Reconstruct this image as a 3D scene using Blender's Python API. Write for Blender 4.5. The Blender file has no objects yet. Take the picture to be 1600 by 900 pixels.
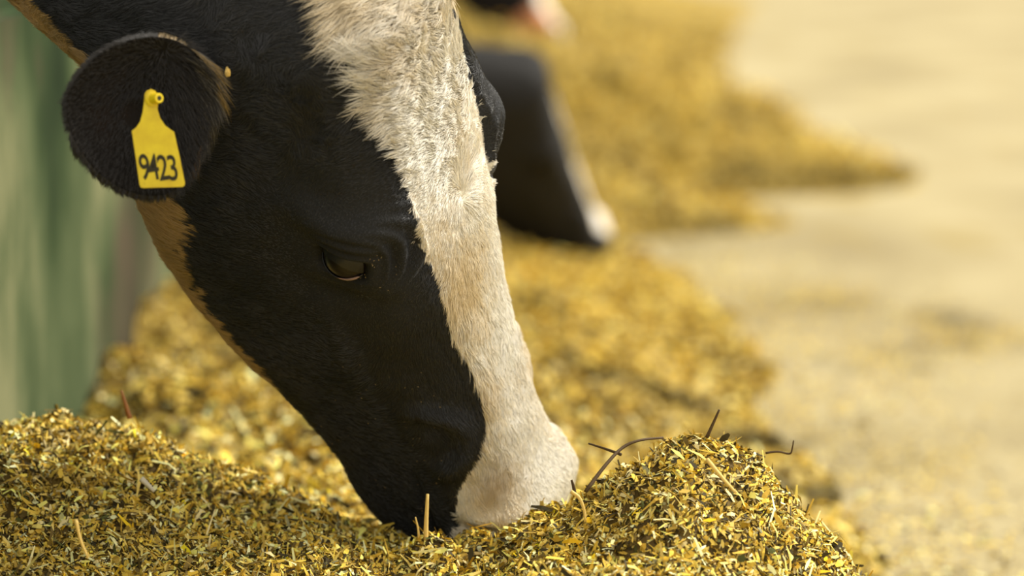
import bpy, bmesh, math, random
import numpy as np
from mathutils import Vector, Matrix, kdtree

random.seed(4)
RNG = np.random.default_rng(4)
scene = bpy.context.scene
COL = scene.collection

# ------------------------------------------------------------------ camera
CAM_H = .88
pit = math.atan(630 / 6000); yaw = math.atan(124 / 6000)
FWD = np.array([math.sin(yaw) * math.cos(pit), math.cos(yaw) * math.cos(pit), -math.sin(pit)])
RGT = np.cross(FWD, [0, 0, 1]); RGT /= np.linalg.norm(RGT)
UPV = np.cross(RGT, FWD)
CAM = np.array([0, 0, CAM_H])
cd = bpy.data.cameras.new('camera')
cd.sensor_width = 36; cd.lens = 135; cd.clip_start = .1; cd.clip_end = 200
cd.dof.use_dof = True; cd.dof.focus_distance = 3.63; cd.dof.aperture_fstop = 3.3
cam = bpy.data.objects.new('camera', cd)
cam.matrix_world = Matrix(((RGT[0], UPV[0], -FWD[0], 0), (RGT[1], UPV[1], -FWD[1], 0), (RGT[2], UPV[2], -FWD[2], CAM_H), (0, 0, 0, 1)))
COL.objects.link(cam)
scene.camera = cam


def at(px, py, Y):
    """point of the place seen at this pixel of the photograph, at distance Y along the alley"""
    d = FWD * 6000 + RGT * (px - 800) + UPV * (450 - py)
    return CAM + d * (Y / d[1])


# ------------------------------------------------------------------ sky, sun, exposure
w = bpy.data.worlds.new('sky'); scene.world = w; w.use_nodes = True
bg = w.node_tree.nodes['Background']
bg.inputs[0].default_value = (1, .95, .86, 1); bg.inputs[1].default_value = 1.0
sd = bpy.data.lights.new('sun', 'SUN'); sd.energy = 4.8; sd.angle = math.radians(20); sd.color = (1, .955, .86)
so = bpy.data.objects.new('sun', sd); COL.objects.link(so)
so.rotation_euler = Vector((-.68, -.29, -.66)).to_track_quat('-Z', 'Y').to_euler()
scene.view_settings.view_transform = 'Standard'; scene.view_settings.look = 'None'
scene.view_settings.exposure = .3; scene.view_settings.gamma = 1; scene.view_settings.use_curve_mapping = False

# ------------------------------------------------------------------ numpy helpers
def vhash(ix, iy, iz, seed=0):
    h = (ix * 374761393 + iy * 668265263 + iz * 2147483647 + seed * 144269) & 0x7fffffff
    h = ((h ^ (h >> 13)) * 1274126177) & 0x7fffffff
    h = ((h ^ (h >> 16)) * 1911520717) & 0x7fffffff
    return ((h ^ (h >> 15)) & 0xffffff) / float(0xffffff) * 2 - 1


def vnoise(P, scale=1.0, seed=0):
    """smooth value noise, P (n,3) -> (n,) in about -1..1"""
    q = np.asarray(P, float) * scale
    i = np.floor(q).astype(np.int64)
    f = q - i
    f = f * f * (3 - 2 * f)
    out = 0
    for dx in (0, 1):
        for dy in (0, 1):
            for dz in (0, 1):
                w = (f[:, 0] if dx else 1 - f[:, 0]) * (f[:, 1] if dy else 1 - f[:, 1]) * (f[:, 2] if dz else 1 - f[:, 2])
                out = out + w * vhash(i[:, 0] + dx, i[:, 1] + dy, i[:, 2] + dz, seed)
    return out


def fbm(P, scale=1.0, octaves=3, seed=0):
    o = 0
    a = 1.0
    for k in range(octaves):
        o = o + a * vnoise(P, scale * 2 ** k, seed + 17 * k)
        a *= .5
    return o


def smooth(e0, e1, x):
    t = np.clip((x - e0) / (e1 - e0), 0, 1)
    return t * t * (3 - 2 * t)


def unit(v):
    v = np.asarray(v, float)
    return v / (np.linalg.norm(v, axis=-1, keepdims=True) + 1e-12)


def crom(c0, c1, c2, c3, t):
    return .5 * (2 * c1 + (c2 - c0) * t + (2 * c0 - 5 * c1 + 4 * c2 - c3) * t * t + (3 * c1 - c0 - 3 * c2 + c3) * t ** 3)


# ------------------------------------------------------------------ cow head: cross sections from muzzle to poll
# s along the face (0 poll .. .56 muzzle), then seven (half width, height) points from the bridge round to the jaw
HEAD = [
    (0.566, [(0, -0.062), (0.022, -0.066), (0.031, -0.075), (0.033, -0.090), (0.029, -0.108), (0.02, -0.125), (0, -0.129)]),
    (0.552, [(0, -0.039), (0.042, -0.044), (0.058, -0.062), (0.06, -0.091), (0.052, -0.120), (0.036, -0.146), (0, -0.150)]),
    (0.525, [(0, -0.030), (0.047, -0.036), (0.07, -0.056), (0.073, -0.086), (0.064, -0.127), (0.046, -0.178), (0, -0.184)]),
    (0.485, [(0, -0.037), (0.042, -0.042), (0.066, -0.060), (0.071, -0.090), (0.064, -0.132), (0.046, -0.196), (0, -0.204)]),
    (0.435, [(0, -0.031), (0.037, -0.036), (0.056, -0.054), (0.066, -0.089), (0.062, -0.136), (0.043, -0.204), (0, -0.212)]),
    (0.375, [(0, -0.023), (0.039, -0.028), (0.06, -0.050), (0.073, -0.094), (0.07, -0.148), (0.048, -0.221), (0, -0.229)]),
    (0.315, [(0, -0.014), (0.046, -0.020), (0.074, -0.046), (0.086, -0.093), (0.081, -0.161), (0.056, -0.244), (0, -0.254)]),
    (0.255, [(0, 0.000), (0.056, -0.007), (0.093, -0.036), (0.099, -0.083), (0.091, -0.160), (0.066, -0.255), (0, -0.266)]),
    (0.205, [(0, 0.009), (0.063, 0.002), (0.106, -0.028), (0.106, -0.073), (0.096, -0.160), (0.072, -0.260), (0, -0.272)]),
    (0.150, [(0, 0.018), (0.066, 0.011), (0.105, -0.021), (0.107, -0.080), (0.098, -0.165), (0.074, -0.258), (0, -0.270)]),
    (0.080, [(0, 0.030), (0.062, 0.024), (0.098, -0.014), (0.104, -0.085), (0.098, -0.165), (0.074, -0.252), (0, -0.264)]),
    (0.015, [(0, 0.032), (0.052, 0.026), (0.088, -0.017), (0.1, -0.089), (0.097, -0.170), (0.072, -0.245), (0, -0.258)]),
]
ELL = [(np.sin(np.pi * i / 6), np.cos(np.pi * i / 6)) for i in range(7)]


def cow_grid(R, T, S, body, rows_head=24, rows_body=10, cols=24):
    """tensor Catmull-Rom surface. returns P (nv,nc,3), V (row station value), U (-1..1, + = near side), local coords"""
    keys = []
    for s, pr in HEAD:
        near = [T + S * (R @ np.array([s, -y, z])) for y, z in pr]
        far = [T + S * (R @ np.array([s, y, z])) for y, z in pr]
        keys.append(near + far[-2:0:-1])
    for c, t, up, w, h in body:
        t = unit(np.array(t, float)); up = np.array(up, float); up = unit(up - t * (up @ t))
        lat = np.cross(up, -t)          # towards the far side; t points from head to rump
        lat = unit(lat)
        c = np.array(c, float)
        near = [c - lat * w * sx + up * h * sz for sx, sz in ELL]
        far = [c + lat * w * sx + up * h * sz for sx, sz in ELL]
        keys.append(near + far[-2:0:-1])
    Kp = np.array(keys)                 # (K,12,3)
    K = len(Kp)
    # round the ends
    rows = []
    Vv = []
    nh = len(HEAD)
    ext = np.concatenate([(Kp[0].mean(0) * 1.0 + (Kp[0].mean(0) - Kp[1].mean(0)) * .3 + 0 * Kp[0])[None], Kp, (Kp[-1].mean(0) + 0 * Kp[-1])[None]])
    for k in range(K - 1):
        n = rows_head if k < nh - 1 else rows_body
        if k in (nh - 1, nh): n = max(n, int(rows_head * 1.5))
        for j in range(n + (1 if k == K - 2 else 0)):
            t = j / n
            rows.append(crom(ext[k], ext[k + 1], ext[k + 2], ext[k + 3], t)); Vv.append(k + t)
    G = np.array(rows)                  # (nv,12,3)
    m = 12
    tt = np.arange(cols) / cols
    out = []
    uu = []
    for i in range(m):
        c0, c1, c2, c3 = (G[:, (i + d) % m] for d in (-1, 0, 1, 2))
        for t in tt:
            out.append(crom(c0, c1, c2, c3, t)); uu.append(i + t)
    P = np.stack(out, 1)
    uu = np.array(uu)
    U = np.where(uu <= 6, uu / 6, -(12 - uu) / 6)
    return P, np.array(Vv), U


def grid_normals(P):
    du = np.roll(P, -1, 1) - np.roll(P, 1, 1)
    dv = np.gradient(P, axis=0)
    n = unit(np.cross(dv, du))
    c = P.mean(1, keepdims=True)
    if ((P - c) * n).sum() < 0: n = -n
    return n

# ------------------------------------------------------------------ object helpers
def tag(o, label=None, cat=None, group=None, kind=None):
    if label: o['label'] = label
    if cat: o['category'] = cat
    if group: o['group'] = group
    if kind: o['kind'] = kind
    return o


def empty(name, loc=(0, 0, 0)):
    o = bpy.data.objects.new(name, None); o.location = loc; COL.objects.link(o); o.empty_display_size = .1
    return o


def obj(name, me, mat=None, parent=None, loc=None):
    """links a mesh given in world coordinates as one object whose origin is loc"""
    if loc is not None:
        me.transform(Matrix.Translation(-Vector(loc)))
    o = bpy.data.objects.new(name, me); COL.objects.link(o)
    if mat and not me.materials: me.materials.append(mat)
    if parent:
        o.parent = parent
        pl = Vector((0, 0, 0)); p = parent
        while p: pl += p.location; p = p.parent
        o.location = (Vector(loc) if loc is not None else Vector((0, 0, 0))) - pl
    elif loc is not None:
        o.location = loc
    return o


def np_mesh(name, V, F, smooth_=True, color=None, cname='coat'):
    """F (n,k) index array, all faces with k corners"""
    V = np.ascontiguousarray(V, np.float32); F = np.ascontiguousarray(F, np.int32)
    me = bpy.data.meshes.new(name)
    me.vertices.add(len(V)); me.vertices.foreach_set('co', V.ravel())
    n, k = F.shape
    me.loops.add(n * k); me.loops.foreach_set('vertex_index', F.ravel())
    me.polygons.add(n)
    me.polygons.foreach_set('loop_start', np.arange(0, n * k, k, dtype=np.int32))
    me.polygons.foreach_set('use_smooth', np.full(n, smooth_))
    me.update(calc_edges=True)
    if color is not None:
        a = me.attributes.new(cname, 'FLOAT_COLOR', 'POINT')
        c = np.ones((len(V), 4), np.float32); c[:, :color.shape[1]] = color
        a.data.foreach_set('color', c.ravel())
    return me


def grid_faces(nv, nc, wrap=True):
    i = np.arange(nv - 1)[:, None]; j = np.arange(nc if wrap else nc - 1)[None]
    j2 = (j + 1) % nc
    return np.stack([i * nc + j, i * nc + j2, (i + 1) * nc + j2, (i + 1) * nc + j], -1).reshape(-1, 4)


def tube(pts, radii, n=8, seg=1):
    """closed tapering tube through pts"""
    pts = np.array(pts, float); r = np.array(radii, float)
    if seg > 1:
        e = np.concatenate([[2 * pts[0] - pts[1]], pts, [2 * pts[-1] - pts[-2]]]); q = []; rr = []
        for k in range(len(pts) - 1):
            for j in range(seg + (k == len(pts) - 2)):
                t = j / seg; q.append(crom(e[k], e[k + 1], e[k + 2], e[k + 3], t)); rr.append(r[k] * (1 - t) + r[k + 1] * t)
        pts = np.array(q); r = np.array(rr)
    T = unit(np.gradient(pts, axis=0))
    ref = np.array([0, 0, 1.]) if abs(T[:, 2]).mean() < .8 else np.array([1., 0, 0])
    a = unit(np.cross(T, ref)); b = np.cross(T, a)
    th = np.linspace(0, 2 * np.pi, n, endpoint=False)
    P = pts[:, None] + r[:, None, None] * (a[:, None] * np.cos(th)[None, :, None] + b[:, None] * np.sin(th)[None, :, None])
    m = len(pts)
    V = np.concatenate([P.reshape(-1, 3), pts[:1], pts[-1:]])
    F = [tuple(f) for f in grid_faces(m, n)]
    for j in range(n):
        F.append((m * n, (j + 1) % n, j)); F.append((m * n + 1, (m - 1) * n + j, (m - 1) * n + (j + 1) % n))
    return V, F


def py_mesh(name, V, F, sm=True):
    me = bpy.data.meshes.new(name); me.from_pydata([tuple(v) for v in V], [], [tuple(map(int, f)) for f in F]); me.update()
    if sm: me.polygons.foreach_set('use_smooth', [True] * len(me.polygons))
    return me


def mat(name, col=(.5, .5, .5), rough=.6, spec=.3):
    m = bpy.data.materials.new(name); m.use_nodes = True
    b = m.node_tree.nodes['Principled BSDF']
    b.inputs['Base Color'].default_value = (*col, 1); b.inputs['Roughness'].default_value = rough
    b.inputs['Specular IOR Level'].default_value = spec
    return m


def attr_mat(name, attr, rough=.6, spec=.3, bump=0, bscale=200):
    m = mat(name, rough=rough, spec=spec); nt = m.node_tree; b = nt.nodes['Principled BSDF']
    a = nt.nodes.new('ShaderNodeAttribute'); a.attribute_name = attr
    nt.links.new(a.outputs['Color'], b.inputs['Base Color'])
    if bump:
        tc = nt.nodes.new('ShaderNodeTexCoord'); nz = nt.nodes.new('ShaderNodeTexNoise'); nz.inputs['Scale'].default_value = bscale
        bp = nt.nodes.new('ShaderNodeBump'); bp.inputs['Strength'].default_value = bump; bp.inputs['Distance'].default_value = .004
        nt.links.new(tc.outputs['Object'], nz.inputs['Vector']); nt.links.new(nz.outputs['Fac'], bp.inputs['Height'])
        nt.links.new(bp.outputs['Normal'], b.inputs['Normal'])
    return m


def noise_mat(name, stops, scale=(4, 4, 4), detail=6, rough=.8, spec=.2, bump=.0, bdist=.01, extra=None):
    """colour ramp over a noise; extra: (stops colour, scale, low, high) blotches mixed over it"""
    m = mat(name, rough=rough, spec=spec); nt = m.node_tree; b = nt.nodes['Principled BSDF']
    tc = nt.nodes.new('ShaderNodeTexCoord'); mp = nt.nodes.new('ShaderNodeMapping'); mp.inputs['Scale'].default_value = scale
    nz = nt.nodes.new('ShaderNodeTexNoise'); nz.inputs['Scale'].default_value = 1; nz.inputs['Detail'].default_value = detail
    cr = nt.nodes.new('ShaderNodeValToRGB')
    nt.links.new(tc.outputs['Object'], mp.inputs['Vector']); nt.links.new(mp.outputs['Vector'], nz.inputs['Vector'])
    nt.links.new(nz.outputs['Fac'], cr.inputs['Fac'])
    el = cr.color_ramp.elements
    while len(el) < len(stops): el.new(.5)
    for e, (p, c) in zip(el, stops): e.position = p; e.color = (*c, 1)
    out = cr.outputs['Color']
    for col, sc, lo, hi in (extra or []):
        mp2 = nt.nodes.new('ShaderNodeMapping'); mp2.inputs['Scale'].default_value = sc
        n2 = nt.nodes.new('ShaderNodeTexNoise'); n2.inputs['Scale'].default_value = 1; n2.inputs['Detail'].default_value = 5
        mr = nt.nodes.new('ShaderNodeMapRange'); mr.inputs['From Min'].default_value = lo; mr.inputs['From Max'].default_value = hi
        mx = nt.nodes.new('ShaderNodeMix'); mx.data_type = 'RGBA'
        nt.links.new(tc.outputs['Object'], mp2.inputs['Vector']); nt.links.new(mp2.outputs['Vector'], n2.inputs['Vector'])
        nt.links.new(n2.outputs['Fac'], mr.inputs['Value']); nt.links.new(mr.outputs['Result'], mx.inputs['Factor'])
        nt.links.new(out, mx.inputs['A']); mx.inputs['B'].default_value = (*col, 1)
        out = mx.outputs['Result']
    nt.links.new(out, b.inputs['Base Color'])
    if bump:
        bp = nt.nodes.new('ShaderNodeBump'); bp.inputs['Strength'].default_value = bump; bp.inputs['Distance'].default_value = bdist
        nt.links.new(nz.outputs['Fac'], bp.inputs['Height']); nt.links.new(bp.outputs['Normal'], b.inputs['Normal'])
    return m


# ------------------------------------------------------------------ the setting: alley floor and feed barrier wall
WALL_X = -.475
fm = noise_mat('dusty_floor', [(.30, (.25, .20, .098)), (.5, (.345, .285, .148)), (.7, (.415, .35, .195))], (1.6, .8, 1), 5, .9, .15, .25, .01,
               extra=[((.28, .21, .07), (5, 1.3, 1), .56, .74)])
bm = bmesh.new()
bmesh.ops.create_grid(bm, x_segments=8, y_segments=16, size=1)
for v in bm.verts: v.co = Vector((v.co.x * 7 + 2, v.co.y * 24 + 22, 0))
me = bpy.data.meshes.new('floor'); bm.to_mesh(me); bm.free()
tag(obj('floor', me, fm), kind='structure')

wm = noise_mat('green_paint', [(.34, (.010, .020, .008)), (.47, (.032, .050, .020)), (.57, (.068, .088, .040)), (.68, (.16, .165, .085))], (3, 1.5, 1.9), 7, .95, .04, .2, .006,
               extra=[((.075, .052, .036), (2, 1.1, 1.6), .55, .70), ((.014, .060, .034), (5, 2, 3), .64, .74)])
bm = bmesh.new()
bmesh.ops.create_cube(bm, size=1)
for v in bm.verts:
    v.co = Vector((WALL_X - .06 + v.co.x * .12, 15.9 + v.co.y * 28, .375 + v.co.z * .75))
bmesh.ops.bevel(bm, geom=bm.edges[:], offset=.02, segments=3, affect='EDGES')
me = bpy.data.meshes.new('wall_left'); bm.to_mesh(me); bm.free()
tag(obj('wall_left', me, wm), kind='structure')


# ------------------------------------------------------------------ the feed
def gauss(X, Y, x, y, rx, ry, a):
    return a * np.exp(-((X - x) / rx) ** 2 - ((Y - y) / ry) ** 2)


def feed_h(X, Y, rough=True):
    Xo = X
    X = X - (vnoise(np.stack([X * 0, Y, 0 * X], -1).reshape(-1, 3), 1.6, 77) * .05 + vnoise(np.stack([X * 0, Y, 0 * X], -1).reshape(-1, 3), 4.5, 78) * .03).reshape(X.shape) * smooth(0, .5, X) * smooth(4, 5, Y)
    hb = np.interp(Y, [2.6, 3.3, 3.75, 4.2, 5, 6, 7.5, 8.6, 9.4, 11, 13, 20, 31], [.205, .214, .216, .185, .175, .17, .13, .07, .05, .08, .14, .20, .20])
    ex = np.interp(Y, [2.6, 3.4, 4.2, 5, 8, 9.5, 11, 13, 17, 30], [.57, .60, .62, .66, .66, .65, .75, .95, 1.35, 2.7])
    cs = np.interp(Y, [3.3, 3.9, 4.5, 5.2], [.60, .60, .36, .30])
    cross = 1 - smooth(cs, 1.0, (X - WALL_X) / (ex - WALL_X))
    h = hb * cross
    h = h + gauss(X, Y, -.44, 3.92, .20, .30, .105) + gauss(X, Y, -.25, 3.80, .17, .22, .045)
    h = h + gauss(X, Y, .250, 3.62, .108, .18, .132) + gauss(X, Y, .088, 3.68, .048, .08, .034) + gauss(X, Y, .410, 3.66, .12, .2, .105) + gauss(X, Y, .165, 3.60, .04, .10, .012)
    h = h - gauss(X, Y, .05, 3.84, .07, .07, .02)
    # heap lobes farther up the alley that spill out over the floor
    l1 = (1 - smooth(.30, .98, X)) * .20 * np.exp(-((Y - 10.35) / .42) ** 2)
    l2 = (1 - smooth(.5, 1.55, X)) * .36 * np.exp(-((Y - 12.3) / .75) ** 2)
    l3 = (1 - smooth(.4, 1.5, X)) * .25 * np.exp(-((Y - 15.5) / 1.0) ** 2)
    h = np.maximum(h, np.maximum(np.maximum(l1, l2), l3) + .4 * h)
    if rough:
        q = np.stack([Xo, Y, 0 * X], -1).reshape(-1, 3)
        n = (fbm(q, 9, 3, 3) * .016 + np.abs(vnoise(q, 26, 8)) * .017 + fbm(q, 60, 2, 9) * .006).reshape(X.shape)
        big = (vnoise(q, 3.1, 21) * .035 + vnoise(q, 8, 22) * .038).reshape(X.shape) * smooth(4, 6, Y)
        h = h + (n + big) * np.clip(h / .08, 0, 1)
    return np.maximum(h, 0) - .004


PAL = np.array([[.64, .445, .065], [.73, .55, .14], [.48, .305, .04], [.81, .68, .32], [.35, .235, .045], [.14, .095, .025], [.045, .035, .015], [.80, .48, .02], [.28, .27, .15], [.085, .09, .025]])
PALW = np.array([.20, .22, .11, .15, .08, .10, .12, .02, .01, .03]); PALW /= PALW.sum()


def feed_parts():
    # the body of the heap
    xs = np.concatenate([np.linspace(WALL_X + .002, .66, 150), np.linspace(.68, 3.4, 50)])
    ys = np.exp(np.linspace(np.log(2.7), np.log(31), 860))
    X, Y = np.meshgrid(xs, ys)
    Z = feed_h(X, Y)
    V = np.stack([X, Y, Z], -1).reshape(-1, 3)
    F = grid_faces(len(ys), len(xs), False)
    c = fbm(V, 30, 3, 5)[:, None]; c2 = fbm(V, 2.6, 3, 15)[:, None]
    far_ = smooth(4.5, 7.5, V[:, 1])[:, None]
    colr = (np.array([.11, .072, .015]) * (1 - far_) + np.array([.30, .205, .035]) * far_) * (1 + .35 * c + .15 * c2) ; colr = np.clip(colr, .02, .8)  # fine feed, darkened close by to paint the shade in gaps between chips
    keep = (Z.reshape(-1) > -.0035)[F].any(1)
    F = F[keep]
    verts = [V]; faces = [F]; cols = [colr]; off = len(V)

    def flakes(x, y, L, W, tilt, onfloor=False):
        n = len(x)
        e = .004
        if onfloor: z = np.full(n, .002); N = np.tile([0, 0, 1.], (n, 1))
        else:
            z = feed_h(x, y)
            dx = (feed_h(x + e, y) - z) / e; dy = (feed_h(x, y + e) - z) / e
            N = unit(np.stack([-dx, -dy, np.ones(n)], -1))
        d = unit(np.cross(N, RNG.normal(size=(n, 3))))
        d = unit(d + N * (RNG.normal(size=(n, 1)) * tilt))
        N2 = unit(N + RNG.normal(size=(n, 3)) * tilt * .8)
        b = unit(np.cross(N2, d)); N2 = np.cross(d, b)
        bend = RNG.uniform(-.2, .35, (n, 1)) * L[:, None]
        p = np.stack([x, y, z], -1) + N * (RNG.uniform(0, 1, (n, 1)) ** 1.5 * (.0 if onfloor else 1.2) * W[:, None] + .001)
        hw = W[:, None] * .5
        hl = L[:, None] * .5
        tp = RNG.uniform(.35, 1, (n, 1))
        a = [p - d * hl - b * hw * tp, p - d * hl + b * hw * tp * .8, p + N2 * bend * .5 - b * hw, p + N2 * bend * .5 + b * hw, p + d * hl - b * hw * tp * .7, p + d * hl + b * hw * tp * .6]
        Vf = np.stack(a, 1).reshape(-1, 3)
        k = np.arange(n)[:, None] * 6
        Ff = np.concatenate([k + [0, 1, 3, 2], k + [2, 3, 5, 4]], 0)
        ci = RNG.choice(len(PAL), n, p=PALW)
        cc = PAL[ci] * RNG.uniform(.75, 1.25, (n, 1))
        q = np.stack([x, y, z], -1)
        wet = np.where(y > 4.5, fbm(q, 5.5, 3, 55), fbm(q, 11, 3, 56) * .8)[:, None]
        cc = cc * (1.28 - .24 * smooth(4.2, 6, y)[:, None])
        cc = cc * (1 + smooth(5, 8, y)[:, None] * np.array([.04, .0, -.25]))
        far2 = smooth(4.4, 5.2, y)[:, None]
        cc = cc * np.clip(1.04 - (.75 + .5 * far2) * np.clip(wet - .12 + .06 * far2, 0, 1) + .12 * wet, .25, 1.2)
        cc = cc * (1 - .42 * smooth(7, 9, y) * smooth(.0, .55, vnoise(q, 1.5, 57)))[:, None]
        return Vf, Ff, np.repeat(np.clip(cc, 0, .9), 6, 0)

    def add(r):
        nonlocal off
        verts.append(r[0]); faces.append(r[1] + off); cols.append(r[2]); off += len(r[0])

    def scatter(n, y0, y1, x0, x1, l, wd, tilt, p=1.0):
        y = RNG.uniform(y0, y1, n); x = RNG.uniform(x0, x1, n)
        ok = (feed_h(x, y, False) > .000) & (np.abs((x * 6000 / y) + 676 - 800) < 980)
        x, y = x[ok], y[ok]; m = len(x)
        L = l * np.exp(RNG.normal(0, .45, m)); W = wd * np.exp(RNG.normal(0, .35, m))
        add(flakes(x, y, L, W, tilt))

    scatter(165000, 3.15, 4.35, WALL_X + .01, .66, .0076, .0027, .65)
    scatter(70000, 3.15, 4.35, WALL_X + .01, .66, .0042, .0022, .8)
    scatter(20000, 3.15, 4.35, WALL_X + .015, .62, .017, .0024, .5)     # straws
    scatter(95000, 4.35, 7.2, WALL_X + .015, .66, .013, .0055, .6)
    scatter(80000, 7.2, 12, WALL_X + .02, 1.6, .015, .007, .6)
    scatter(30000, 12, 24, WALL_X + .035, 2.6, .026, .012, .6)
    # crumbs strewn over the floor beside the heap
    scatter(26000, 2.72, 3.15, WALL_X + .01, .66, .012, .0045, .6)
    n = 8500
    y = 4.4 + 5 * RNG.uniform(0, 1, n) ** 1.3; x = .56 + np.abs(RNG.normal(0, .16, n)) * np.where(RNG.uniform(0, 1, n) < .14, 2.6, 1); k = n // 4
    pc = RNG.integers(0, 5, k); px = np.array([1.04, .84, .85, 1.12, 1.0])[pc]; py = np.array([7.76, 7.05, 8.1, 7.5, 7.3])[pc]
    x[:k] = px + RNG.normal(0, .06, k); y[:k] = py + RNG.normal(0, .16, k)
    add(flakes(x, y, .0085 * np.exp(RNG.normal(0, .55, n)), .0045 * np.exp(RNG.normal(0, .3, n)), .25, True))
    return np.concatenate(verts), np.concatenate(faces), np.concatenate(cols)


V, F, Cc = feed_parts()
V[:, 0] = np.maximum(V[:, 0], WALL_X + .0015)
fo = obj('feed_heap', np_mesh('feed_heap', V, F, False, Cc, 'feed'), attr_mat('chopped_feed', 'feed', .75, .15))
tag(fo, 'long yellow heap of chopped feed lying along the green wall under the cows', 'feed', kind='stuff')

COW_R = np.array([[0.36227051,0.41463475,0.83476829],[0.34411015,0.77283663,-0.53320891],[-0.86622646,0.48041811,0.13729589]])
COW_T = np.array([-0.06422178,3.54910428,0.79269171]); COW_S = 1.1212
BODY = [  # centre, direction from head to rump, up, half width, half height
    ((-.215, 3.66, .800), (-.55, .25, .72), (.72, -.32, .55), .118, .150),
    ((-.34, 3.71, .925), (-.66, .18, .70), (.62, -.20, .70), .125, .170),
    ((-.52, 3.76, 1.04), (-.85, .15, .45), (.40, -.05, .85), .150, .210),
    ((-.85, 3.82, 1.09), (-1, .1, .1), (.05, 0, 1), .220, .300),
    ((-1.30, 3.86, 1.03), (-1, .1, 0), (0, 0, 1), .310, .370),
    ((-1.75, 3.90, 1.00), (-1, .1, 0), (0, 0, 1), .350, .390),
    ((-2.15, 3.94, 1.03), (-1, .1, 0), (0, 0, 1), .290, .350),
    ((-2.42, 3.97, 1.08), (-1, .1, 0), (0, 0, 1), .200, .240),
    ((-2.50, 3.98, 1.10), (-1, .1, 0), (0, 0, 1), .060, .080),
]

# ------------------------------------------------------------------ coat pattern, written on the cow's own surface (V from muzzle to rump, U from bridge to jaw)
BLAZE_V = np.array([-1, 2.3, 2.6, 3.33, 3.58, 4.0, 4.42, 4.75, 5.25, 5.92, 6.92, 7.83, 8.67, 9.08, 9.67, 10.25, 10.83, 11.11, 11.33, 11.9, 12.3])
BLAZE_U = np.array([.62, .55, .50, .433, .383, .283, .2, .183, .183, .2, .183, .2, .18, .175, .20, .238, .228, .225, .21, .12, -.05])
FAR_V = np.array([-1, 3, 4.5, 6.6, 7.2, 8, 9, 10, 11, 12, 12.3])
FAR_U = np.array([-.62, -.5, -.36, -.33, -.20, -.165, -.16, -.16, -.26, -.15, .05])
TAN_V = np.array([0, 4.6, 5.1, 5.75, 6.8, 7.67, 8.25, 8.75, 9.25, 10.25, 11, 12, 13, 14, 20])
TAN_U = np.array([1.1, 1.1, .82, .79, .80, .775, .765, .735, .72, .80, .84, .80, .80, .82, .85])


def coat_first(V, U, P, hair=False):
    n1 = fbm(P, 45, 2, 31); n2 = fbm(P, 14, 3, 33); n3 = fbm(P, 160, 2, 35)
    jit = n1 * .008 + n3 * (.012 if hair else .006)
    white = (U < np.interp(V, BLAZE_V, BLAZE_U) + jit) & (U > np.interp(V, FAR_V, FAR_U) + jit)
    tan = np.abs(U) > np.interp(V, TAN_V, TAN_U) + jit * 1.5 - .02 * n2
    k = len(V)
    r = RNG.uniform(0, 1, k) if hair else np.full(k, .5)
    wcol = np.array([.92, .875, .76]) * (.62 + .46 * r)[:, None]
    st = np.clip(.16 + .5 * n2 + .55 * (r - .5) + .25 * n3 + .25 * smooth(9.3, 11.2, V) + .62 * smooth(-.02, .17, U) * smooth(9, 7.5, V) * smooth(3.4, 4.6, V), 0, 1)[:, None]  # random stains, plus shade painted tan down the near half of the nose
    wcol = wcol * (1 - st * .75) + np.array([.62, .47, .23]) * st * .75
    dark = (np.exp(-((V - 3.25) / .45) ** 2 - ((U - .24) / .13) ** 2) * .55)[:, None]
    wcol = wcol * (1 - dark) + np.array([.40, .27, .12]) * dark
    pink = (smooth(1.2, 2.9, 4 - V) * smooth(.25, .45, U) * .7)[:, None]
    wcol = wcol * (1 - pink) + np.array([.50, .375, .29]) * pink
    bcol = np.array([.0190, .0190, .0188]) * (.7 + .9 * r)[:, None]
    tcol = np.array([.40, .265, .10]) * (.75 + .5 * r)[:, None] * (1 + .25 * n2)[:, None]  # dirty white underside, with bounce light off the feed painted in as tan
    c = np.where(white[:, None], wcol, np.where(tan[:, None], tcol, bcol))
    return np.clip(c, 0, .95), white, tan


def coat_second(V, U, P, hair=False):
    n1 = fbm(P, 20, 2, 41)
    wide = np.interp(V, [-1, 2, 3.2, 4.5, 7, 9.5, 10.5], [-.1, .12, .24, .15, .09, .05, -.1])
    white = (np.abs(U + .06) < wide + n1 * .02)
    c = np.where(white[:, None], np.array([.78, .72, .62]), np.array([.022, .021, .020]))
    return c, white, white & False


def coat_third(V, U, P, hair=False):
    n1 = fbm(P, 20, 2, 51)
    wide = np.interp(V, [-1, 2, 3.2, 4.5, 7, 9.5, 10.5], [.22, .22, .20, .18, .14, .08, -.1])
    white = (np.abs(U + .05) < wide + n1 * .02)
    pink = (V < 3.1) & (U > .1)
    c = np.where(pink[:, None], np.array([.50, .22, .10]), np.where(white[:, None], np.array([.78, .72, .62]), np.array([.012, .010, .009])))
    return c, white, white & False


skin_m = attr_mat('cow_coat', 'coat', .7, .10, .35, 420)
fur_m = attr_mat('cow_fur', 'fur_colour', .38, .5)
eye_m = mat('cow_eyeball', (.010, .007, .005), .28, .22)
lid_m = mat('cow_eyelid', (.010, .009, .008), .38, .4)
rim_m = mat('wet_lid_rim', (.22, .13, .09), .3, .5)
hoof_m = mat('hoof', (.04, .03, .025), .5, .3)


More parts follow.
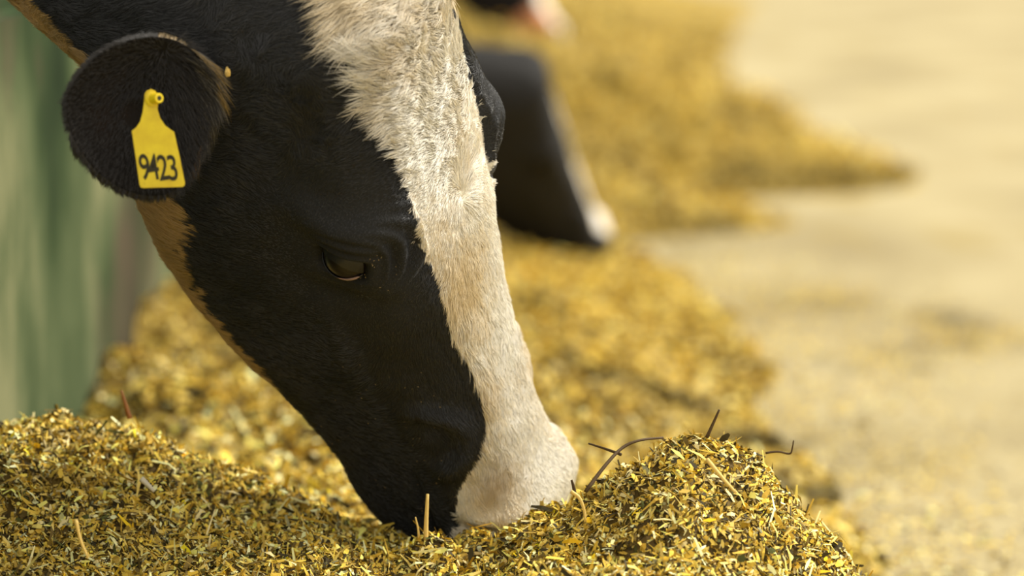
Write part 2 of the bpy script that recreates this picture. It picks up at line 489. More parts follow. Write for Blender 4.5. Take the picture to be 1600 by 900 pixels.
def cow_surface(R, T, S, body, hi=True):
    P, Vs, Us = cow_grid(R, T, S, body, 22 if hi else 7, 9 if hi else 4, 24 if hi else 6)
    N = grid_normals(P)
    VV = np.repeat(Vs[:, None], P.shape[1], 1); UU = np.repeat(Us[None], P.shape[0], 0)
    L = ((P - T) @ R) / S                                      # local head coordinates (s, y, z)
    D = np.zeros(P.shape[:2])
    eyes = []
    for side in (-1, 1):
        E0 = np.array([.200, side * .101, -.052])
        d2 = ((L - E0) ** 2).sum(-1)
        d2w = np.where(np.abs(VV) < 12, d2, 9)
        i = np.unravel_index(d2w.argmin(), d2w.shape)
        Ec = L[i]; En = R.T @ N[i]
        v1 = np.array([0.509, 0.000, 0.804])
        e1 = unit(v1 - En * (En @ v1))                         # along the lids towards the nose
        e2 = np.cross(En, e1)                                  # up across the lids
        if e2[2] < 0: e2 = -e2
        rel = L - Ec
        p = rel @ e1; q = rel @ e2; near = np.where((rel @ En > -.05) & (VV < 12), 1., 0.)
        rr = np.hypot(p, q)
        D += near * .010 * np.exp(-(rr / .034) ** 2)           # eyeball under the lids
        D += near * .010 * np.exp(-((p + .01) / .05) ** 2 - ((q - .034) / .016) ** 2)   # brow ridge
        D -= near * .006 * np.exp(-(p / .04) ** 2 - ((q + .042) / .014) ** 2)           # hollow under the eye
        D -= near * .030 * np.exp(-((p / .0195) ** 4 + ((q + .002) / .0115) ** 4))      # lid opening
        ang = np.arctan2(q, p)
        sect = np.exp(-((ang - .30) / .60) ** 2) * smooth(.029, .035, rr) * (1 - smooth(.060, .070, rr))
        D += near * sect *     .0040 * np.sin(rr * 2 * np.pi / .0080 + .6 * np.sin(ang * 5))
        D -= near * .0040 * np.exp(-((q - .019 + (p / .05) ** 2 * .012) / .0026) ** 2 - (p / .026) ** 4)       # crease over the upper lid
        if side > 0: D += near * .014 * np.exp(-((L[..., 0] - .165) / .06) ** 2 - ((L[..., 2] + .012) / .045) ** 2) * smooth(.05, .09, L[..., 1])
        D -= near * .0030 * np.exp(-((q - .029 + (p / .05) ** 2 * .014) / .0024) ** 2 - (p / .026) ** 4)
        D -= near * .0030 * np.exp(-((q + .021 - (p / .05) ** 2 * .012) / .0024) ** 2 - (p / .024) ** 4)
        eyes.append((Ec, En, e1, e2))
        # cheek muscle and facial crest, folds behind the nostril
        near2 = np.where(np.sign(L[..., 1]) == side, 1., 0.) * (VV < 12)
        D += near2 * .007 * np.exp(-((L[..., 0] - .17) / .07) ** 2 - ((L[..., 2] + .175) / .06) ** 2)
        D += near2 * .005 * np.exp(-((L[..., 2] + .105 + .12 * (L[..., 0] - .28)) / .012) ** 2 - ((L[..., 0] - .30) / .06) ** 2)
        fx = L[..., 0] - .415; fz = L[..., 2] + .085
        D += near2 * .0105 * np.exp(-((np.hypot(fx, fz + .0) - .034) / .009) ** 2) * smooth(-.01, .03, fz + .012)
        D -= near2 * .0035 * np.exp(-((np.hypot(fx, fz) - .019) / .008) ** 2) * smooth(-.01, .03, fz + .012)
        D -= near2 * .026 * np.exp(-((L[..., 0] - .512 - .3 * (L[..., 2] + .06)) / .008) ** 2 - ((L[..., 2] + .070) / .016) ** 2)   # nostril
        D += near2 * .006 * np.exp(-((np.hypot((L[..., 0] - .523) * 1.2, L[..., 2] + .068) - .026) / .008) ** 2)
        mo = L[..., 2] + .118 + .05 * (L[..., 0] - .5)
        D -= near2 * .006 * np.exp(-(mo / .004) ** 2) * smooth(.43, .47, L[..., 0])      # mouth line
    hd = np.where(VV < 12, 1., .6)
    D += fbm(P.reshape(-1, 3), 26, 3, 61).reshape(D.shape) * .0016 * hd
    D += .004 * np.exp(-((L[..., 0] - .03) / .03) ** 2 - (L[..., 1] / .06) ** 2)
    P = P + N * (D * S)[..., None]
    return P, grid_normals(P), VV, UU, L, eyes


def ear_mesh(C, ex, ey, ez, out):
    """cupped leaf of skin: C centre, ex to the right in its plane, ey up, ez out of the hollow; out: outline (angle, radius) table"""
    na, nr = 72, 16
    th = np.linspace(0, 2 * np.pi, na, endpoint=False)
    rad = np.interp(th, out[:, 0], out[:, 1], period=2 * np.pi)
    front = []
    for k in range(nr + 1):
        f = k / nr
        rr = rad * f
        x = rr * np.cos(th); y = rr * np.sin(th)
        dish = -.034 * (1 - f ** 1.8) + .010 * np.sin(th - .9) * f ** 3 - .030 * smooth(.2, 1.2, x / .075) * f
        rim = -.010 * smooth(.86, 1, np.full(na, f)) * 0
        front.append(C + ex * x[:, None] + ey * y[:, None] + ez * (dish + rim)[:, None])
    front = np.array(front)
    tk = .004
    back = front[::-1] - ez * (tk * np.sqrt(np.clip(1 - np.linspace(1, 0, nr + 1) ** 6, 0, 1)) + .0006)[:, None, None]
    P = np.concatenate([front, back])
    return P, front


def fur_curves(name, roots, dirs, normals, length, lift, colors, radius, parent, clump=None, seg=5, curl=.25, origin=None):
    n = len(roots)
    t = np.linspace(0, 1, seg)[None, :, None]
    d = unit(dirs - normals * (dirs * normals).sum(1, keepdims=True))
    lf = np.asarray(lift)[:, None]
    v0 = unit(d + normals * lf)
    side = np.cross(d, normals)
    Lh = np.asarray(length)[:, None]
    tip = roots + v0 * Lh - normals * Lh * lf * .45
    if clump is not None and clump > 0:
        cell = np.floor(roots / clump).astype(np.int64) 
        wx = vnoise(roots, 1 / clump, 71); wy = vnoise(roots, 1 / clump, 72)
        tip = tip + side * (wx[:, None] * Lh * curl) + d * (wy[:, None] * Lh * curl * .6)
    tip = tip + RNG.normal(size=(n, 3)) * Lh * .07
    mid = roots + v0 * Lh * .5 + normals * Lh * lf * .12 + RNG.normal(size=(n, 3)) * Lh * .03
    p = roots[:, None] * (1 - t) ** 2 + 2 * mid[:, None] * t * (1 - t) + tip[:, None] * t ** 2
    if origin is not None: p = p - np.asarray(origin)
    cu = bpy.data.hair_curves.new(name)
    cu.add_curves([seg] * n)
    cu.attributes['position'].data.foreach_set('vector', np.ascontiguousarray(p, np.float32).ravel())
    ra = cu.attributes.get('radius') or cu.attributes.new('radius', 'FLOAT', 'POINT')
    prof = np.array([1, 1, .85, .6, .12]) if seg == 5 else np.linspace(1, .1, seg)
    ra.data.foreach_set('value', (np.asarray(radius)[:, None] * prof[None]).astype(np.float32).ravel() if np.ndim(radius) else np.tile(prof * radius, n).astype(np.float32))
    ca = cu.attributes.new('fur_colour', 'FLOAT_COLOR', 'CURVE')
    c = np.ones((n, 4), np.float32); c[:, :3] = colors
    ca.data.foreach_set('color', c.ravel())
    cu.materials.append(fur_m)
    o = bpy.data.objects.new(name, cu); COL.objects.link(o)
    o.parent = parent
    o['kind'] = 'stuff'
    return o


def sphere_patch(C, N, e1, e2, R, f_lo, f_hi, nu=28, nv=8, half=1.15, thick=.0012):
    """lid: strip of a sphere shell between two latitude curves, with thickness"""
    u = np.linspace(-half, half, nu)
    lo = f_lo(u); hi = f_hi(u)
    rows = []
    for k in range(nv):
        la = lo + (hi - lo) * k / (nv - 1)
        dirv = np.stack([np.sin(u) * np.cos(la), np.sin(la), np.cos(u) * np.cos(la)], -1)
        rows.append(dirv)
    rows = np.array(rows)
    w = rows @ np.stack([e1, e2, N])
    A = C + w * R; B = C + w * (R - thick)
    P = np.concatenate([A, B[::-1], A[:1]]).transpose(1, 0, 2)
    return P.reshape(-1, 3), grid_faces(nu, P.shape[1], False)


def build_cow(label, R, T, S, body, coat, hi, name='cow', group=None):
    root = empty(name, (body[4][0][0], body[4][0][1], 0))
    tag(root, label, 'cow', group)
    P, N, VV, UU, L, eyes = cow_surface(R, T, S, body, hi)
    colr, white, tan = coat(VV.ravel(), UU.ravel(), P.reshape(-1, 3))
    nv, nc = P.shape[:2]
    Vt = P.reshape(-1, 3); Ft = grid_faces(nv, nc)
    # legs, rooted inside the trunk
    legs = []
    bw = np.array(body[3][0]); br = np.array(body[6][0])
    dirb = unit(br - bw); lat = unit(np.cross(dirb, [0, 0, 1]))
    for c0, fore in ((bw + dirb * .12, True), (br, False)):
        for sgn in (-1, 1):
            x = c0 + lat * sgn * .17
            zs = [1.0, .72, .50, .30, .12, .05, .0]
            if fore: off = [0, 0, .0, .0, .0, -.02, -.04]; rad = [.13, .095, .062, .052, .042, .062, .07]
            else: off = [0, -.06, .10, .07, .04, .0, -.03]; rad = [.20, .13, .075, .055, .045, .062, .07]
            pts = [(x[0] + dirb[0] * o_, x[1] + dirb[1] * o_, z) for z, o_ in zip(zs, off)]
            v, f = tube(pts, rad, 12, 3)
            f = [q for q in f if len(q) == 4]
            legs.append((v, np.array(f)))
    offn = len(Vt)
    for v, f in legs:
        Vt = np.concatenate([Vt, v]); Ft = np.concatenate([Ft, f + offn]); offn += len(v)
        colr = np.concatenate([colr, np.tile([.012, .011, .010], (len(v), 1))])
    o = obj('body', np_mesh('cow_body', Vt, Ft, True, colr), skin_m, root, loc=root.location)
    # eyes
    for (Ec, En, e1, e2), side in zip(eyes, (-1, 1)):
        w = lambda a: R @ a
        Rr = .0205 * S
        cw = T + S * (R @ (Ec + En * .0075)) - w(En) * Rr * .80
        bm = bmesh.new(); bmesh.ops.create_uvsphere(bm, u_segments=32 if hi else 12, v_segments=20 if hi else 8, radius=Rr)
        me = bpy.data.meshes.new('eye'); bm.to_mesh(me); bm.free()
        me.polygons.foreach_set('use_smooth', [True] * len(me.polygons))
        eo = obj('eye', me, eye_m, root); eo.location = Vector(cw) - root.location
        if hi:
            f1, f2, fn = w(e1), w(e2), w(En)
            v, f = sphere_patch(np.zeros(3), fn, f1, f2, Rr * 1.09, lambda u: .0 + .36 * np.cos(u * 1.25) - .12 * u, lambda u: 1.35 + 0 * u)
            l1 = obj('upper_eyelid', py_mesh('upper_eyelid', v, f), lid_m, eo)
            v, f = sphere_patch(np.zeros(3), fn, f1, f2, Rr * 1.08, lambda u: -1.35 + 0 * u, lambda u: -.10 - .40 * np.cos(u * 1.25) - .06 * u)
            l2 = obj('lower_eyelid', py_mesh('lower_eyelid', v, f), lid_m, eo)
            ang = np.linspace(.1, 1.02, 9)
            la = -.12 - .38 * np.cos(ang * 1.25) - .06 * ang
            pp = (np.sin(ang) * np.cos(la))[:, None] * f1 + np.sin(la)[:, None] * f2 + (np.cos(ang) * np.cos(la))[:, None] * fn
            v, f = tube(pp * Rr * 1.06, [.0003, .0006, .0008, .0010, .0012, .0013, .0014, .0013, .0008], 8)
            l3 = obj('wet_lid_rim', py_mesh('wet_lid_rim', v, f), rim_m, eo)
            for q in (l1, l2, l3): q.location = (0, 0, 0)
    return root, P, N, VV, UU, L


def fur_for_first(root, P, N, VV, UU, L, R, T, S):
    nv, nc = P.shape[:2]
    P00 = P[:-1]; P01 = np.roll(P, -1, 1)[:-1]; P10 = P[1:]
    area = np.linalg.norm(np.cross(P01 - P00, P10 - P00), axis=-1)
    view = unit(P00 - CAM)
    face = (N[:-1] * view).sum(-1)
    Vm = VV[:-1]; Um = UU[:-1]
    wgt = area * (face < .35) * (Vm < 14.6)
    ub = np.interp(Vm, BLAZE_V, BLAZE_U); uf = np.interp(Vm, FAR_V, FAR_U)
    inwhite = (Um < ub + .04) & (Um > uf - .04) & (Vm < 12.4)
    tanr = np.abs(Um) > np.interp(Vm, TAN_V, TAN_U) - .03
    wgt = wgt * np.where(inwhite, 2.6, np.where(tanr, 1.0, .85)) * np.where(Vm > 12.5, .6, 1)
    # leave the lid opening bare
    n = 190000
    pr = wgt.ravel() / wgt.sum()
    idx = RNG.choice(len(pr), n, p=pr)
    i, j = np.divmod(idx, nc)
    a = RNG.uniform(0, 1, (n, 1)); b = RNG.uniform(0, 1, (n, 1))
    j2 = (j + 1) % nc

    def bil(G):
        return G[i, j] * (1 - a) * (1 - b) + G[i, j2] * a * (1 - b) + G[i + 1, j] * (1 - a) * b + G[i + 1, j2] * a * b
    roots = bil(P); nrm = unit(bil(N)); lc = bil(L)
    V = VV[i, 0] * (1 - b[:, 0]) + VV[i + 1, 0] * b[:, 0]
    U = UU[0, j] + a[:, 0] * (1 / 144.)
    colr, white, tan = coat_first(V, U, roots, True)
    # direction of growth
    W = np.array([.215, -.004, 0])
    rel = lc - W; rel[:, 2] = 0
    rr = np.linalg.norm(rel, axis=1, keepdims=True)
    rad = rel / (rr + 1e-4)
    swirl = np.stack([-rad[:, 1], rad[:, 0], 0 * rad[:, 0]], -1)
    dl = rad + swirl * .6 * np.exp(-rr / .03)
    up = lc[:, :1] < .20
    dl = dl + np.where(up, np.array([[.55, -.75, 0]]) * smooth(0, .06, rr), np.array([[.55, -.25, 0]]))
    nose = smooth(.30, .40, lc[:, 0])[:, None]
    dl = dl * (1 - nose) + np.array([[1, -.22, 0]]) * nose
    dw = dl @ R.T
    cheek = (smooth(.36, .62, np.abs(U)) * (1 - smooth(12, 12.6, V)))[:, None]
    cd_ = (np.array([[-.45, 0, -.75]]) @ R.T)
    dw = dw * (1 - cheek) + cd_ * cheek
    neck = smooth(11.4, 12.4, V)[:, None]
    dw = dw * (1 - neck) + np.array([[-.75, -.1, -.45]]) * neck
    dw = dw + np.stack([vnoise(roots, 30, 81), vnoise(roots, 30, 82), vnoise(roots, 30, 83)], -1) * .45
    wave = np.where(white, .9, .5)[:, None]
    dw = dw + np.stack([vnoise(roots, 110, 84), vnoise(roots, 110, 85), vnoise(roots, 110, 86)], -1) * .55 * wave
    length = np.where(white, .0125, np.where(tan, .010, .0075)) * RNG.uniform(.65, 1.2, n)
    length = length * np.interp(V, [0, 2, 3.5, 5, 7, 9, 11, 12.5], [.35, .45, .75, .95, .95, 1.15, 1.6, 1.2])
    ctr = smooth(9.2, 11.2, V) * white
    length = length * (1 + .5 * ctr)
    edge = np.exp(-((U - np.interp(V, BLAZE_V, BLAZE_U)) / .05) ** 2) * (V > 3.6)
    length = length * (1 + .35 * edge)
    lift = np.where(white, .38, .26) + .15 * edge
    radius = np.where(white, .00022, .00019) * RNG.uniform(.8, 1.2, n)
    eyed = np.minimum(np.linalg.norm(lc - np.array([.200, -.101, -.052]), axis=1), np.linalg.norm(lc - np.array([.200, .101, -.052]), axis=1))
    length = length * np.interp(eyed, [.0, .022, .034, .06, .085, .11], [0.05, .12, .2, .28, .5, 1])
    ok = (eyed > .021) & (length > .0012)
    fur_curves('fur', roots[ok], dw[ok], nrm[ok], length[ok], lift[ok], colr[ok], radius[ok], root, clump=.006, curl=.30, origin=root.location)


# ------------------------------------------------------------------ first cow
cow, P1, N1, VV1, UU1, L1 = build_cow('black cow with a broad white face blaze and a yellow ear tag, nearest the camera', COW_R, COW_T, COW_S, BODY, coat_first, True)
fur_for_first(cow, P1, N1, VV1, UU1, L1, COW_R, COW_T, COW_S)

# ear: outline of the near ear in its own plane
EAR_C = at(225, 180, 3.47)
ez = unit(-FWD + RGT * .30 + UPV * -.10); ex = unit(RGT - ez * (RGT @ ez)); ey = np.cross(ez, ex)
px = 3.47 / 6000
pts = np.array([(118, -58), (95, -95), (50, -118), (0, -122), (-40, -112), (-92, -80), (-124, -32), (-122, 12), (-97, 60), (-56, 102), (-10, 124), (30, 128), (70, 112), (98, 70), (116, 15), (122, -25)], float)
outl = np.stack([np.arctan2(-pts[:, 1], pts[:, 0]), np.hypot(pts[:, 0] * np.where(pts[:, 0] > 0, .93, 1), pts[:, 1]) * px], -1)
outl[:, 0] %= 2 * np.pi
outl = outl[outl[:, 0].argsort()]


def build_ear(C, ex, ey, ez, parent, fur=True):
    P, front = ear_mesh(C, ex, ey, ez, outl)
    nr, na = front.shape[:2]
    Vt = P.reshape(-1, 3); F = grid_faces(P.shape[0], na)
    n2 = fbm(Vt, 18, 3, 91)[:, None]
    base = np.array([.011, .0095, .0085]); inner = np.array([.030, .019, .013])
    rr = np.concatenate([np.repeat(np.linspace(0, 1, nr), na), np.ones(nr * na)])[:, None]
    xx = ((Vt - C) @ ex)[:, None]
    k = np.clip((1 - smooth(.35, .85, rr)) * (1 - smooth(-.06, .01, xx)), 0, 1) * np.clip(.7 + .6 * n2, 0, 1)
    c = base * (1 - k) + inner * k
    e = obj('ear', np_mesh('ear', Vt, F, True, c), skin_m, parent, loc=tuple(C))
    if not fur: return e, front
    # fringe on the rim and long hair inside
    n = 9000
    ai = RNG.uniform(0, na, n); i0 = ai.astype(int) % na; i1 = (i0 + 1) % na; f = (ai % 1)[:, None]
    lev = np.minimum(nr - 1, nr - 1 - (RNG.uniform(0, 1, n) ** 2 * 2.5).astype(int))
    r = front[lev, i0] * (1 - f) + front[lev, i1] * f
    out = unit(r - C)
    ang = (ai / na) * 360
    right = ((ang < 55) | (ang > 300))
    low = (ang > 190) & (ang <= 330)
    ln = np.where(low, .0120, np.where(right, .030, .0055)) * RNG.uniform(.5, 1.25, n)
    d = out + ez * .25 + np.where(right[:, None], (-UPV * 1.3 - RGT * .2)[None] , 0) + np.where(low[:, None], (-UPV * .5 + RGT * .25)[None], 0)
    colr = np.array([.013, .011, .009]) * RNG.uniform(.6, 2.2, (n, 1))
    gold = (ang > 20) & (ang < 80) & (RNG.uniform(0, 1, n) < .8) & (lev == nr - 1)
    colr[gold] = np.array([.42, .28, .09]) * RNG.uniform(.5, 1, (gold.sum(), 1))
    pale = right & (RNG.uniform(0, 1, n) < .28)
    colr[pale] = np.array([.16, .14, .11])
    tant = (ang > 318) & (ang < 338) & (RNG.uniform(0, 1, n) < .75)
    colr[tant] = np.array([.22, .13, .06]) * RNG.uniform(.6, 1.2, (tant.sum(), 1))
    nn = np.tile(ez, (n, 1))
    h1 = fur_curves('ear_fringe', r, unit(d), unit(nn * .6 + out), ln, np.full(n, .25), colr, .00017, e, clump=.005, curl=.35, origin=C)
    m = 15000
    lv = np.minimum(nr - 1, (nr * RNG.uniform(.12, 1, m) ** .7).astype(int)); aa = RNG.integers(0, na, m)
    r2 = front[lv, aa] + RNG.normal(size=(m, 3)) * .0015
    r2 -= ez * ((RNG.normal(size=(m, 1)) * 0))
    d2 = unit((r2 - C) * np.array(1.) + (-UPV * .06 - RGT * .02))
    l2 = .0055 * RNG.uniform(.5, 1.3, m) * np.where((r2 - C) @ ex > .03, 1.9, 1)
    c2 = np.array([.012, .010, .009]) * RNG.uniform(.5, 2.0, (m, 1))
    fur_curves('inner_ear_hair', r2, d2, np.tile(ez, (m, 1)), l2, np.full(m, .3), c2, .00016, e, clump=.006, curl=.3, origin=C)
    return e, front


ear, EF = build_ear(EAR_C, ex, ey, ez, cow)
# far ear, mirrored in the head's middle plane and laid back behind the poll
Rm = COW_R @ np.diag([1, -1, 1]) @ COW_R.T
Cf = COW_T + COW_S * (COW_R @ np.array([-.035, .150, -.150]))
build_ear(Cf, unit(np.array([-.3, .8, .45])), unit(np.array([.2, -.4, .85]) - unit(np.array([-.3, .8, .45])) * (unit(np.array([-.3, .8, .45])) @ np.array([.2, -.4, .85]))), unit(np.cross(unit(np.array([-.3, .8, .45])), np.array([.2, -.4, .85]))), cow, False)

# ear tag
yel = noise_mat('tag_plastic', [(.3, (.66, .47, .006)), (.6, (.78, .60, .010)), (.8, (.80, .65, .03))], (60, 60, 60), 5, .42, .4, extra=[((.45, .27, .01), (45, 45, 45), .62, .75)])
ink = mat('tag_ink', (.035, .03, .015), .6, .2)
TY = 3.445
tz = unit(-FWD + RGT * .12); tx = unit(RGT - tz * (RGT @ tz)); ty = np.cross(tz, tx)
TC = at(247, 225, TY)
tag_px = [(226, 147), (229, 142), (236, 139), (243, 142), (246, 149), (247, 162), (246, 170), (250, 184), (258, 196), (266, 202), (272, 206), (281, 246), (289, 286), (288, 290), (285, 292), (254, 293), (224, 294), (220, 293), (218, 289), (212, 246), (206, 205), (213, 199), (219, 190), (223, 175), (225, 160)]
k = TY / 6000


def tp(x, y, z=0): return TC + tx * (x - 247) * k + ty * (225 - y) * k + tz * z


bm = bmesh.new()
vs = [bm.verts.new(tp(x, y)) for x, y in tag_px]
f = bm.faces.new(vs)
r = bmesh.ops.extrude_face_region(bm, geom=[f])
for v in r['geom']:
    if isinstance(v, bmesh.types.BMVert): v.co -= Vector(tz * .0018)
bmesh.ops.recalc_face_normals(bm, faces=bm.faces[:])
bmesh.ops.bevel(bm, geom=[e for e in bm.edges if e.calc_face_angle(0) > 1.2], offset=.0005, segments=2, affect='EDGES')
me = bpy.data.meshes.new('ear_tag'); bm.to_mesh(me); bm.free()
tg = obj('ear_tag', me, yel, cow, loc=tuple(TC)); tg['label'] = 'yellow plastic ear tag printed 9423'
V, F = tube([tp(238, 155, -.012), tp(238, 155, .0005), tp(238.2, 155, .0022), tp(238.4, 155, .0026)], [.0064, .0068, .0066, .0052], 24)
st = obj('tag_collar', py_mesh('tag_collar', V, F, False), yel, tg, loc=tuple(TC))
axis = unit(tz + tx * .55 + ty * .05)
c0 = tp(240, 155, .002)
V, F = tube([c0, c0 + axis * .004, c0 + axis * .0095, c0 + axis * .0102, c0 + axis * .0100], [.0048, .0048, .0046, .0040, .0026], 20)
sd_ = obj('tag_stud', py_mesh('tag_stud', V, F, False), yel, tg, loc=tuple(TC))
V, F = tube([c0 + axis * .0098, c0 + axis * .0104], [.0022, .0022], 14)
obj('stud_hole', py_mesh('stud_hole', V, F, False), ink, tg, loc=tuple(TC))
sl = math.radians(-9.5)
for ch, cx, cy in (('9', 226.5, 263), ('4', 240, 263.5), ('2', 255.0, 264), ('3', 270.0, 264.2)):
    fc = bpy.data.curves.new('digit', 'FONT'); fc.body = ch; fc.align_x = 'CENTER'; fc.align_y = 'CENTER'
    fc.size = .0325; fc.extrude = .0002; fc.offset = .0003; fc.shear = 0
    fc.materials.append(ink)
    tmp = bpy.data.objects.new('digit_curve', fc); COL.objects.link(tmp)
    dm = bpy.data.meshes.new_from_object(tmp.evaluated_get(bpy.context.evaluated_depsgraph_get()))
    bpy.data.objects.remove(tmp)
    d = bpy.data.objects.new('digit', dm); COL.objects.link(d); d.parent = tg
    p = Vector(tp(cx, cy, .0004)) - Vector(TC)
    Rt = np.stack([tx, ty, tz], 1)
    M = Matrix(Rt.tolist()) @ Matrix.Rotation(-sl, 3, 'Z')
    d.matrix_basis = Matrix.Translation(p) @ M.to_4x4() @ Matrix.Diagonal((.62, 1.0, 1, 1))

# ------------------------------------------------------------------ the cows farther along the wall


def moved(body, R, T, rot, R2, T2, drop=0):
    """the first cow's neck and trunk turned with rot about the vertical and carried to another head"""
    out = []
    for k, (c, t, up, w, h) in enumerate(body):
        c2 = T2 + rot @ (np.array(c) - T)
        out.append([c2, rot @ np.array(t), rot @ np.array(up), w, h])
    return out


def rot3(ax, a):
    return np.array(Matrix.Rotation(a, 3, ax))


def cam_frame(a_cam, n_cam):
    """head axes from directions given as (right, up, towards the camera)"""
    B = np.stack([RGT, UPV, -FWD], 1)
    a = unit(B @ np.array(a_cam)); n = B @ np.array(n_cam); n = unit(n - a * (n @ a))
    return np.stack([a, np.cross(n, a), n], 1)


def other_cow(label, a_cam, n_cam, S, tip_px, Y, neck, coat):
    R2 = cam_frame(a_cam, n_cam)
    T2 = at(*tip_px, Y) - S * (R2 @ np.array([.53, .01, -.03]))
    back = -R2[:, 0] * .12 - R2[:, 2] * .13
    c0 = T2 + S * (R2 @ np.array([-.10, 0, -.13]))
    z0 = c0[2]
    up0 = R2[:, 2]
    b = []
    for (dx, dy, z, t, up, w, h) in neck:
        b.append(((c0[0] + dx, c0[1] + dy, z0 + z if z < .6 else z), t, up if up is not None else tuple(up0), w, h))
    res = build_cow(label, R2, T2, S, b, coat, False)
    for side in (-1, 1):
        tipd = unit(R2 @ np.array([-.60, side * .35, -.70]))
        hz = R2 @ np.array([.45, side * .85, .10]); hz = unit(hz - tipd * (hz @ tipd))
        c = T2 + S * (R2 @ np.array([-.035, side * .125, -.165]))
        build_ear(c, -tipd, np.cross(hz, -tipd), hz, res[0], False)
    return res


NECK2 = [
    (-.07, .05, -.05, (-.85, .2, .1), (.35, -.1, .9), .10, .120),
    (-.20, .06, .10, (-.85, .1, .50), (.50, 0, .80), .125, .170),
    (-.42, .10, .34, (-.80, .1, .55), (.50, 0, .85), .150, .200),
    (-.75, .14, 1.02, (-1, .1, .2), (.05, 0, 1), .220, .300),
    (-1.20, .18, 1.03, (-1, .1, 0), (0, 0, 1), .310, .370),
    (-1.65, .22, 1.00, (-1, .1, 0), (0, 0, 1), .350, .390),
    (-2.05, .26, 1.03, (-1, .1, 0), (0, 0, 1), .290, .350),
    (-2.32, .29, 1.08, (-1, .1, 0), (0, 0, 1), .200, .240),
    (-2.40, .30, 1.10, (-1, .1, 0), (0, 0, 1), .060, .080),
]
other_cow('black cow with a narrow white muzzle stripe, blurred behind the face of the nearest cow', (.40, -.60, -.60), (.92, .30, .10), 1.04, (950, 354), 8.9, NECK2, coat_second)
other_cow('black and white cow with a pinkish muzzle, farthest, at the top edge of the picture', (.40, -.80, .30), (.85, .40, .30), 1.25, (874, 38), 12.6, NECK2, coat_third)


# ------------------------------------------------------------------ stalks, twigs and crumbs that stand out of the feed
def stem(name, label, cat, px_pts, Y, rad, m, n=7, seg=4, group=None):
    p = [at(x, y, yy) for (x, y), yy in zip(px_pts, Y if hasattr(Y, '__len__') else [Y] * len(px_pts))]
    r = [rad * (1 - .45 * i / max(1, len(p) - 1)) for i in range(len(p))]
    V, F = tube(p, r, n, seg)
    return tag(obj(name, py_mesh(name, V, F), m, loc=tuple(p[0])), label, cat, group)


straw = mat('pale_straw', (.78, .54, .16), .6, .3); dark = mat('dark_stem', (.075, .045, .018), .7, .2); rust = mat('rust_stem', (.26, .10, .03), .65, .2); pale = mat('pale_husk', (.72, .66, .50), .6, .3)
stem('straw_stalk', 'pale upright straw stalk standing in front of the black chin', 'stalk', [(665, 850), (666, 815), (668, 772)], 3.66, .0027, straw)
stem('straw_sliver', 'short thin sliver leaning left of the pale upright straw stalk', 'stalk', [(655, 845), (653, 825), (649, 808)], 3.66, .0013, straw)
stem('curved_twig', 'dark twig arching over the left shoulder of the right feed heap', 'twig', [(915, 768), (945, 728), (972, 700), (1000, 688), (1036, 684)], [3.53, 3.55, 3.57, 3.58, 3.6], .0020, dark)
stem('thin_twig', 'thin dark twig reaching left from the arching twig', 'twig', [(970, 710), (945, 701), (920, 693)], [3.58, 3.6, 3.62], .0016, dark)
stem('upright_twig', 'short dark twig sticking up from the crest of the right heap', 'twig', [(1104, 684), (1114, 662), (1124, 640)], 3.62, .0019, dark)
stem('hooked_stem', 'thin stem with a hooked end on the right slope of the heap', 'twig', [(1196, 708), (1216, 706), (1234, 709), (1238, 700), (1240, 688)], 3.64, .0012, dark)
stem('rust_stalk', 'reddish brown stalk poking up from the crest of the left heap', 'stalk', [(203, 655), (196, 632), (189, 610)], 3.92, .0024, rust)
stem('bent_straw', 'bent straw lying just right of the white nose tip', 'stalk', [(892, 768), (905, 778), (912, 795), (915, 815)], 3.56, .0020, straw)
stem('dark_chip', 'short dark chip standing against the white nose tip', 'chip', [(899, 775), (896, 760), (893, 750)], 3.6, .0020, dark)
stem('pale_husk', 'pale grey husk lying on the face of the left heap', 'husk', [(220, 748), (230, 757), (241, 768)], 3.70, .0032, pale)
stem('slanting_straw', 'long straw slanting down the bottom middle of the left heap', 'stalk', [(118, 812), (126, 845), (138, 872)], 3.4, .0018, straw)
stem('fallen_straw', 'straw lying across the face of the right heap near its crest', 'stalk', [(1105, 718), (1130, 748), (1150, 770)], [3.5, 3.48, 3.46], .0022, straw)


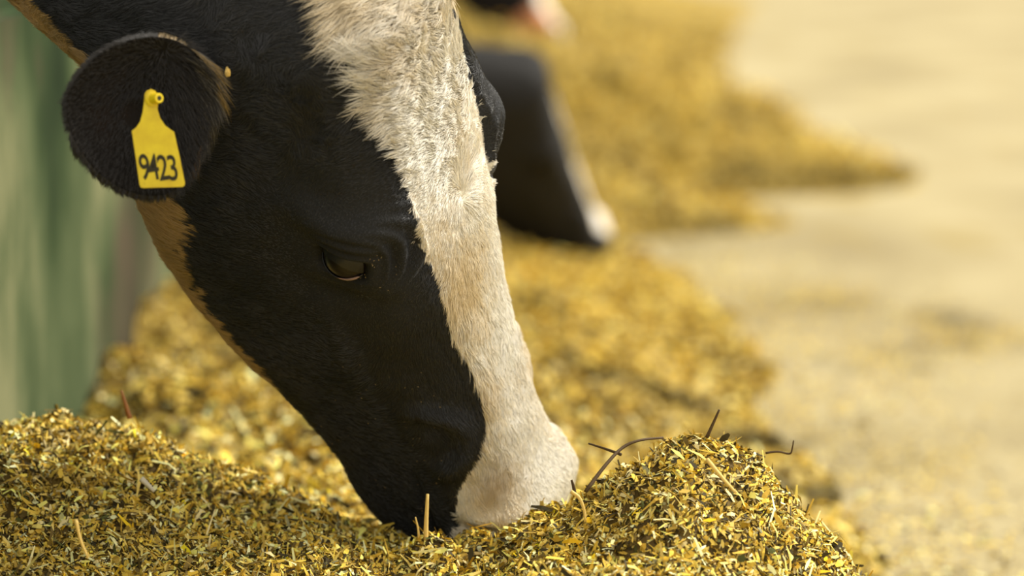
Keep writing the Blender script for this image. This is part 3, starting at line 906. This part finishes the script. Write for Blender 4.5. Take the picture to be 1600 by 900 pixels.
def on_cow(x, y):
    """point of the nearest cow's coat seen at this pixel"""
    Q = P1.reshape(-1, 3) - CAM; d = Q @ FWD
    q = np.stack([800 + 6000 * (Q @ RGT) / d, 450 - 6000 * (Q @ UPV) / d], -1)
    e = np.hypot(q[:, 0] - x, q[:, 1] - y)
    e[(N1.reshape(-1, 3) * Q).sum(1) > 0] = 1e9
    i = e.argmin()
    return P1.reshape(-1, 3)[i] + N1.reshape(-1, 3)[i] * .003, N1.reshape(-1, 3)[i]


def crumb(label, x, y, s):
    p, n = on_cow(x, y)
    bm = bmesh.new(); bmesh.ops.create_icosphere(bm, subdivisions=2, radius=s)
    for v in bm.verts:
        k = 1 + .3 * math.sin(v.co.x * 900 + v.co.y * 1300 + v.co.z * 700)
        v.co = Vector((v.co.x * .7 * k, v.co.y * k, v.co.z * 1.3 * k))
    me = bpy.data.meshes.new('feed_crumb'); bm.to_mesh(me); bm.free()
    o = obj('feed_crumb', me, straw); o.location = p + n * s * .6
    tag(o, label, 'crumb')


crumb('golden feed crumb stuck on the black neck at the top edge of the picture', 345, 6, .0042)
crumb('golden feed crumb caught in the black hair right above the ear base', 357, 110, .0034)
# fine dust of feed sprinkled over the black cheek
vs, fs = [], []
for k in range(70):
    x = 560 + random.gauss(70, 75); y = 560 + random.random() * 240
    if k > 54: x = 590 + random.gauss(0, 14); y = 415 + random.gauss(0, 16)
    if x > 715: continue
    p, n = on_cow(x, y)
    a = unit(np.cross(n, RNG.normal(size=3))); b = np.cross(n, a)
    L_, W_ = .0008 * random.uniform(.5, 1.8), .00045
    p = p + n * .002 + a * random.gauss(0, .0025) + b * random.gauss(0, .0025)
    o0 = len(vs)
    vs += [p - a * L_, p + b * W_, p + a * L_, p - b * W_, p + n * W_]
    fs += [(o0, o0 + 1, o0 + 4), (o0 + 1, o0 + 2, o0 + 4), (o0 + 2, o0 + 3, o0 + 4), (o0 + 3, o0, o0 + 4)]
tag(obj('feed_dust', py_mesh('feed_dust', vs, fs, False), mat('feed_dust', (.30, .21, .10), .8, .1), cow, loc=tuple(cow.location)), kind='stuff')
